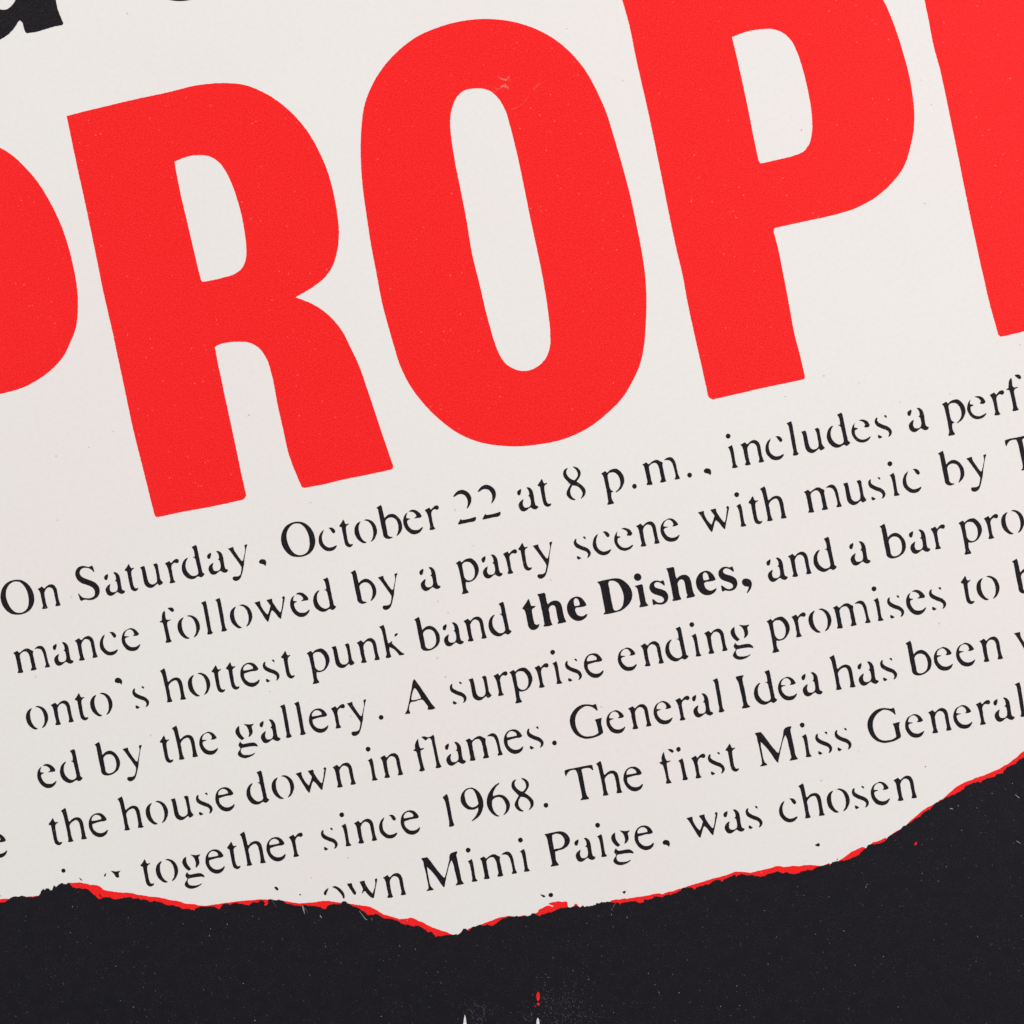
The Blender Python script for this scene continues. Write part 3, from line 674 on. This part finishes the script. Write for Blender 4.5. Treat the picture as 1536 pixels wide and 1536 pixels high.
# ------------------------------------------------------------------ ragged black band with its red edge
BLACK_EDGE = pts('px', '-420,1420 -330,1392 -250,1398 -170,1372 -90,1368 -40,1360 T0: 0,750 30,745 60,742 100,715 135,690 165,675 210,680 250,668 275,668 310,685 345,680 395,690 430,680 465,668 480,650 488,625 505,600 520,582 535,600 550,582 575,580 590,585 600,605 625,600 640,550 655,545 675,570 690,545 715,530 735,517 755,520 770,530 795,530 815,515 830,512 845,535 865,560 895,570 920,580 960,575 985,590 1035,585 1065,600 1100,630 1140,665 1165,690 1175,705 1215,700 1235,690 1280,685 1325,685 1345,705 1400,710 1450,700 1500,690 '
    'T1: 0,690 30,685 45,700 75,705 125,695 150,715 205,710 235,725 265,745 310,730 350,735 400,745 430,765 480,782 540,780 590,800 620,805 655,828 700,822 750,830 780,835 792,850 810,820 850,808 885,795 930,800 990,795 1040,800 1085,825 1100,828 1120,795 1150,765 1195,765 1230,775 1260,755 1300,755 1345,765 1380,765 1405,780 1455,780 1480,755 1510,735 '
    'T2: 0,750 25,748 40,730 70,720 95,735 110,760 95,775 120,788 140,770 145,725 150,712 185,712 215,718 245,722 280,712 300,725 330,730 345,750 385,765 420,770 450,782 500,785 540,792 575,775 615,782 640,790 690,790 735,797 770,800 795,825 840,828 855,795 880,778 920,768 985,772 1020,765 1030,740 1055,730 1080,740 1105,760 1130,775 1170,800 1235,820 1270,845 1310,870 1340,900 1390,895 1410,905 1430,885 1480,900 1510,925 '
    'T3: 0,780 60,782 100,790 150,805 180,820 205,845 240,850 265,865 285,850 320,870 360,875 400,865 450,885 490,910 520,942 570,942 600,970 625,1003 645,990 700,992 730,985 770,978 820,978 860,970 885,978 905,965 930,940 950,905 980,905 1005,920 1025,930 1045,900 1052,884 1080,880 1110,868 1150,855 1185,868 1220,862 1235,850 1270,865 1310,872 1325,850 1360,830 1395,800 1440,775 1480,768 1500,755 1536,760 1600,752 '
    'T4: 0,680 20,675 60,670 95,675 120,665 140,645 175,640 200,655 240,672 265,650 310,645 330,630 380,625 420,605 455,590 490,575 540,570 580,565 610,570 640,555 690,550 725,570 745,555 790,558 850,548 905,540 915,515 955,515 985,502 1020,510 1045,500 1080,505 1110,510 1150,510 1180,515 1200,535 1220,515 1280,505 1330,495 1385,490 1410,505 '
    'T5: 20,1075 45,1065 50,1035 95,1035 130,1030 165,1015 170,992 210,1000 240,1000 275,1005 300,985 340,970 365,980 400,965 450,945 480,930 500,905 540,890 580,888 630,890 655,915 675,890 735,870 755,875 780,850 830,850 860,825 900,805 935,795 970,805 990,818 1015,785 1070,770 1110,745 1140,735 1160,765 1180,740 1220,728 1260,735 1300,742 1345,738 1390,750 1450,758 1500,750 '
    'T6: 0,1045 40,1035 100,1018 150,1030 180,1040 215,1025 270,1040 330,1050 375,1040 400,1015 450,1008 485,995 530,1005 555,985 590,960 620,955 660,945 700,935 730,925 740,950 755,925 770,905 800,900 845,895 870,888 910,885 950,880 985,865 1030,845 1065,835 1095,810 1120,780 1160,745 1185,730 1200,700 1230,692 1270,690 1310,685 1350,675 1400,655 1425,625 1440,600 1480,580 1510,560 '
    'T7: 0,1345 50,1315 80,1280 130,1255 160,1240 200,1210 240,1180 275,1160 295,1155 310,1130 360,1095 380,1080 400,1080 420,1055 445,1030 455,1005 480,995 520,975 560,955 600,930 640,920 660,900 700,895 740,870 790,840 815,825 830,795 880,775 930,755 980,740 1020,755 1035,725 1080,705 1130,692 1180,680 1215,645 1280,638 1300,600 1335,565 1370,548 1430,525 1460,495 1490,470 1536,448 '
    'px: 1560,1128 1610,1098 1680,1075 1760,1040 1850,1010 1960,975')
RED_EDGE = pts('px', '-420,1412 -330,1386 -250,1390 -170,1366 -90,1361 -40,1352 T0: 0,710 50,704 100,705 130,710 200,705 290,700 300,682 360,675 400,675 440,668 468,668 500,690 600,690 800,620 822,530 826,513 870,515 910,510 950,508 990,515 1040,525 1085,540 1140,540 1185,550 1215,570 1240,595 1265,602 1310,612 1370,622 1430,628 1490,632 '
    'T1: 0,632 60,640 120,658 180,662 240,675 310,682 380,690 450,705 510,722 560,725 620,738 680,760 740,765 790,768 850,785 900,790 960,785 1030,775 1100,765 1160,755 1240,745 1310,735 1380,730 1450,722 '
    'T2: 0,715 60,712 110,712 145,714 160,740 310,745 335,730 400,742 460,752 520,760 600,755 680,750 740,740 800,730 860,730 930,738 1000,748 1030,758 1090,775 1135,765 1200,775 1260,785 1320,790 1370,802 1420,825 1470,855 '
    'T3: 0,735 60,750 120,765 180,790 240,785 290,780 325,772 370,785 410,810 460,825 520,860 580,890 640,910 700,930 740,940 790,965 825,976 870,1000 985,960 1005,910 1038,895 1060,900 1150,862 1200,840 1260,818 1320,795 1380,770 1440,762 1495,748 1536,775 '
    'T4: 0,672 60,660 85,685 130,660 150,640 185,640 215,625 225,595 270,575 320,550 345,545 375,556 400,562 395,548 345,530 350,515 400,505 460,495 500,502 545,495 570,510 572,545 585,590 640,560 652,535 670,522 690,535 700,575 735,560 752,540 765,552 780,585 1000,540 1060,505 1100,485 1150,472 1200,475 1255,460 1290,465 1340,455 1390,445 1440,440 '
    'T5: 0,1000 60,990 120,980 180,965 230,960 270,970 330,945 390,935 440,915 490,902 520,900 550,882 620,858 680,842 740,825 800,805 860,785 920,770 980,755 1040,740 1090,720 1140,700 1190,700 1240,702 1290,708 1335,712 1380,700 1440,685 1500,672 '
    'T6: 0,985 50,970 90,955 140,952 190,965 250,958 310,950 370,955 430,940 500,938 560,942 610,948 650,960 690,935 735,918 765,940 840,892 880,870 930,835 970,805 1000,780 1060,755 1110,730 1135,720 1165,732 1190,755 1230,690 1260,665 1310,655 1360,635 1410,610 1430,632 1480,572 '
    'T7: 0,1338 40,1315 90,1300 150,1230 200,1185 260,1135 320,1085 380,1045 440,1018 475,1020 515,968 560,945 600,910 640,875 700,820 750,785 830,745 900,720 960,692 1040,670 1110,640 1180,610 1230,590 1290,552 1340,530 1400,480 1450,445 1500,395 1536,372 '
    'px: 1560,1118 1610,1090 1680,1066 1760,1032 1850,1002 1960,966')


def ragged(P, amp, step, seed):
    """Subdivide a torn edge and add small teeth."""
    rnd = random.Random(seed)
    out = []
    for (x0, y0), (x1, y1) in zip(P, P[1:]):
        L = math.hypot(x1 - x0, y1 - y0)
        k = max(1, int(L / step))
        for q in range(k):
            t = q / k
            j = amp if q else amp * .4
            out.append((x0 + (x1 - x0) * t + rnd.uniform(-j, j) * .5, y0 + (y1 - y0) * t + rnd.uniform(-j, j)))
    return out + [P[-1]]


edge = ragged(BLACK_EDGE, 0.75, 1.1, 4)
redge = ragged(RED_EDGE, 0.35, 2.0, 5)
fl = Film()
fl.fill([redge + [(x, y + 40) for x, y in reversed(BLACK_EDGE[::3] + [BLACK_EDGE[-1]])]], Z_RED, 0)
o = fl.build('red_torn_edge', [RED], poster)
o['label'] = 'thin ragged red strip along the top of the black band'

band = Film()
# the sheet runs on below the frame; the band fills it to the lower edge
band.fill([edge + [(1960, 2060), (700, 2300), (-420, 2060)]], Z_BLACK, 0)
# small islands of black ink inside the red strip
for tile, s in (('T0', '1185,655 1195,645 1222,685 1212,690'), ('T0', '978,562 988,566 982,576'), ('cc', '565,895 578,890 575,910'), ('ff', '690,935 705,942 698,950')):
    band.fill([pts(tile, s)], Z_BLACK, 0)
rnd = random.Random(12)


def band_top(x):
    return float(np.interp(x, [p[0] for p in BLACK_EDGE], [p[1] for p in BLACK_EDGE]))


for _ in range(6000):      # fine dim wear everywhere on the band, denser low in the middle
    x = rnd.uniform(-60, 1600)
    y = band_top(x) + 4 + rnd.random() ** 1.0 * 480
    if y > 1600:
        continue
    dens = .5 + .5 * math.exp(-((x - 900) / 330) ** 2)
    if rnd.random() > dens:
        continue
    streak(band, x, y, rnd.uniform(.9, 3.0), rnd.uniform(.35, .75), math.radians(rnd.gauss(62, 22)), Z_TOP, 1, rnd)
for _ in range(760):
    x = rnd.uniform(-40, 1580)
    y = band_top(x) + 6 + rnd.random() * 420
    if y > 1580:
        continue
    streak(band, x, y, rnd.uniform(.9, 3.2), rnd.uniform(.5, .95), math.radians(rnd.gauss(58, 30)), Z_TOP, 2, rnd)
for _ in range(150):
    x = rnd.uniform(-40, 1580)
    y = band_top(x) + 8 + rnd.random() * 400
    if y > 1580:
        continue
    streak(band, x, y, rnd.uniform(.9, 2.6), rnd.uniform(.6, 1.1), math.radians(rnd.gauss(60, 35)), Z_TOP, 3, rnd)
for cx, cy, sx, sy, n in ((838, 1500, 22, 14, 150), (852, 1524, 26, 12, 170), (716, 1524, 12, 10, 90), (720, 1512, 8, 6, 30), (793, 1528, 6, 3, 18)):   # rubbed patches
    for _ in range(n):
        streak(band, rnd.gauss(cx, sx), rnd.gauss(cy, sy), rnd.uniform(1.0, 3.0), rnd.uniform(.4, .9), math.radians(rnd.gauss(60, 25)), Z_TOP,
               1 if rnd.random() < .45 else 2, rnd)
for P, w, sl in (([(454, 1358.5), (455, 1363), (457, 1371)], (1.5, 2, .4), 3), ([(455, 1361), (459, 1364), (462, 1370)], (1.0, .6, .3), 2),
                 ([(539, 1366.5), (543.5, 1372.5), (548, 1378.5), (551, 1380)], (.4, .7, .9, .5), 3), ([(557, 1377), (558.5, 1381)], (1.2, .5), 2),
                 ([(407.5, 1350), (411, 1355), (415, 1361)], (.4, .5, .3), 2), ([(480, 1373), (482.5, 1377)], (1.3, .8), 3),
                 ([(1425, 1212.5), (1429.5, 1213.6)], (1.3, .9), 3), ([(1523, 1192), (1529, 1197)], (.5, .9), 3), ([(919, 1362), (921, 1358), (924, 1354)], (.5, 1.1, .6), 2),
                 ([(1525, 1261.5), (1531, 1265)], (.9, .5), 3), ([(1299, 1328), (1301, 1326), (1303, 1326.4)], (.6, 1, .5), 2)):
    band.fill([stroke_path(P, w)], Z_TOP, sl)
bo = band.build('black_band', [BLACK, FLECK_DIM, FLECK_MID, FLECK_LIGHT], poster)
bo['label'] = 'worn blue-black lower band with a ragged torn-looking top'

for P in ([(697.3, 1521.5), (698.6, 1527), (699.8, 1536), (703, 1560), (691, 1560), (694.8, 1536), (696, 1528)],
          [(806.7, 1526.3), (808.3, 1529), (809.2, 1536), (812, 1560), (801, 1560), (804.6, 1536), (805.4, 1529)]):
    fl = Film()
    fl.fill([smooth(P, 1.0)], Z_TOP, 0)
    fl.build('white_spike', [WHITE], bo)
for cx, cy, rx, ry, an in ((807.2, 1494.4, 2.5, 6.6, 0), (807.6, 1506.2, 1.9, 2.3, -.5), (802.7, 1509.6, .6, .9, 0), (1373.6, 1265.4, 1.5, 2.8, .4)):
    fl = Film()
    fl.fill([rough([(cx + rx * math.cos(t) * math.cos(an) - ry * math.sin(t) * math.sin(an), cy + rx * math.cos(t) * math.sin(an) + ry * math.sin(t) * math.cos(an))
                    for t in [k * math.tau / 20 for k in range(20)]], .5, .5, cx)], Z_TOP, 0)
    fl.build('red_drop', [RED], bo)

# ------------------------------------------------------------------ marks on the bare paper
marks = Film()
for x, y, ln, wd, an, sl in ((106.7, 895.5, 1.3, 1.3, 0, 0), (902.3, 1060.3, 5.6, 1.0, .45, 1), (465.5, 754, 5, .9, -.5, 1), (682.3, 764.8, 5.5, 1.1, .9, 2), (373, 623, 5, 1.1, -.6, 2),
                             (1236, 564, 2, 2, 0, 3), (1388, 1150, 2.4, 2.2, .3, 3), (1202, 195, 2, 2, 0, 3), (1387, 305, 3, 2, .3, 2), (170, 647, 1.6, 1.6, 0, 2), (1208, 1292, 4, .8, .05, 1),
                             (1397.5, 157, 2, 1.6, 1, 1), (1382, 120, 2, 1.2, 1, 1), (850, 43, 2, 1.5, .4, 1), (934, 121, 2, 1.5, .3, 1), (657, 902, 2, 2, .3, 1), (672, 919, 2.4, 1.8, .8, 1), (656, 987, 2.4, 2, .6, 1),
                             (405, 1037, 2, 1.6, .3, 1), (486, 1053, 2, 1.2, 0, 1), (826, 870, 3, 1.6, 0, 1), (450, 60, 1.6, 1.2, 0, 2), (133, 671, 2, 1.4, 0, 1), (0.6, 1343.8, 2.4, 1, 0, 0),
                             (1289, 574, 2, 1.6, 0, 1), (1425, 591, 2, 1.5, 0, 1), (1350, 603, 2, 2, 0, 1), (1178, 595, 2.5, 2, .7, 1), (522, 1287, 3, 2, .7, 1), (467, 1317, 2.5, 1.2, 1.2, 1)):
    streak(marks, x, y, ln, wd, an, Z_BLACK, sl, rnd)
M_GREY = flat_material('grey_fibre', (0.50, 0.49, 0.47))
M_TAN = flat_material('tan_fibre', (0.60, 0.47, 0.32))
M_RUST = flat_material('rust_speck', (0.45, 0.16, 0.12))
mk = marks.build('paper_specks', [TEXT, M_GREY, M_TAN, M_RUST], SHEET)
mk['kind'] = 'stuff'
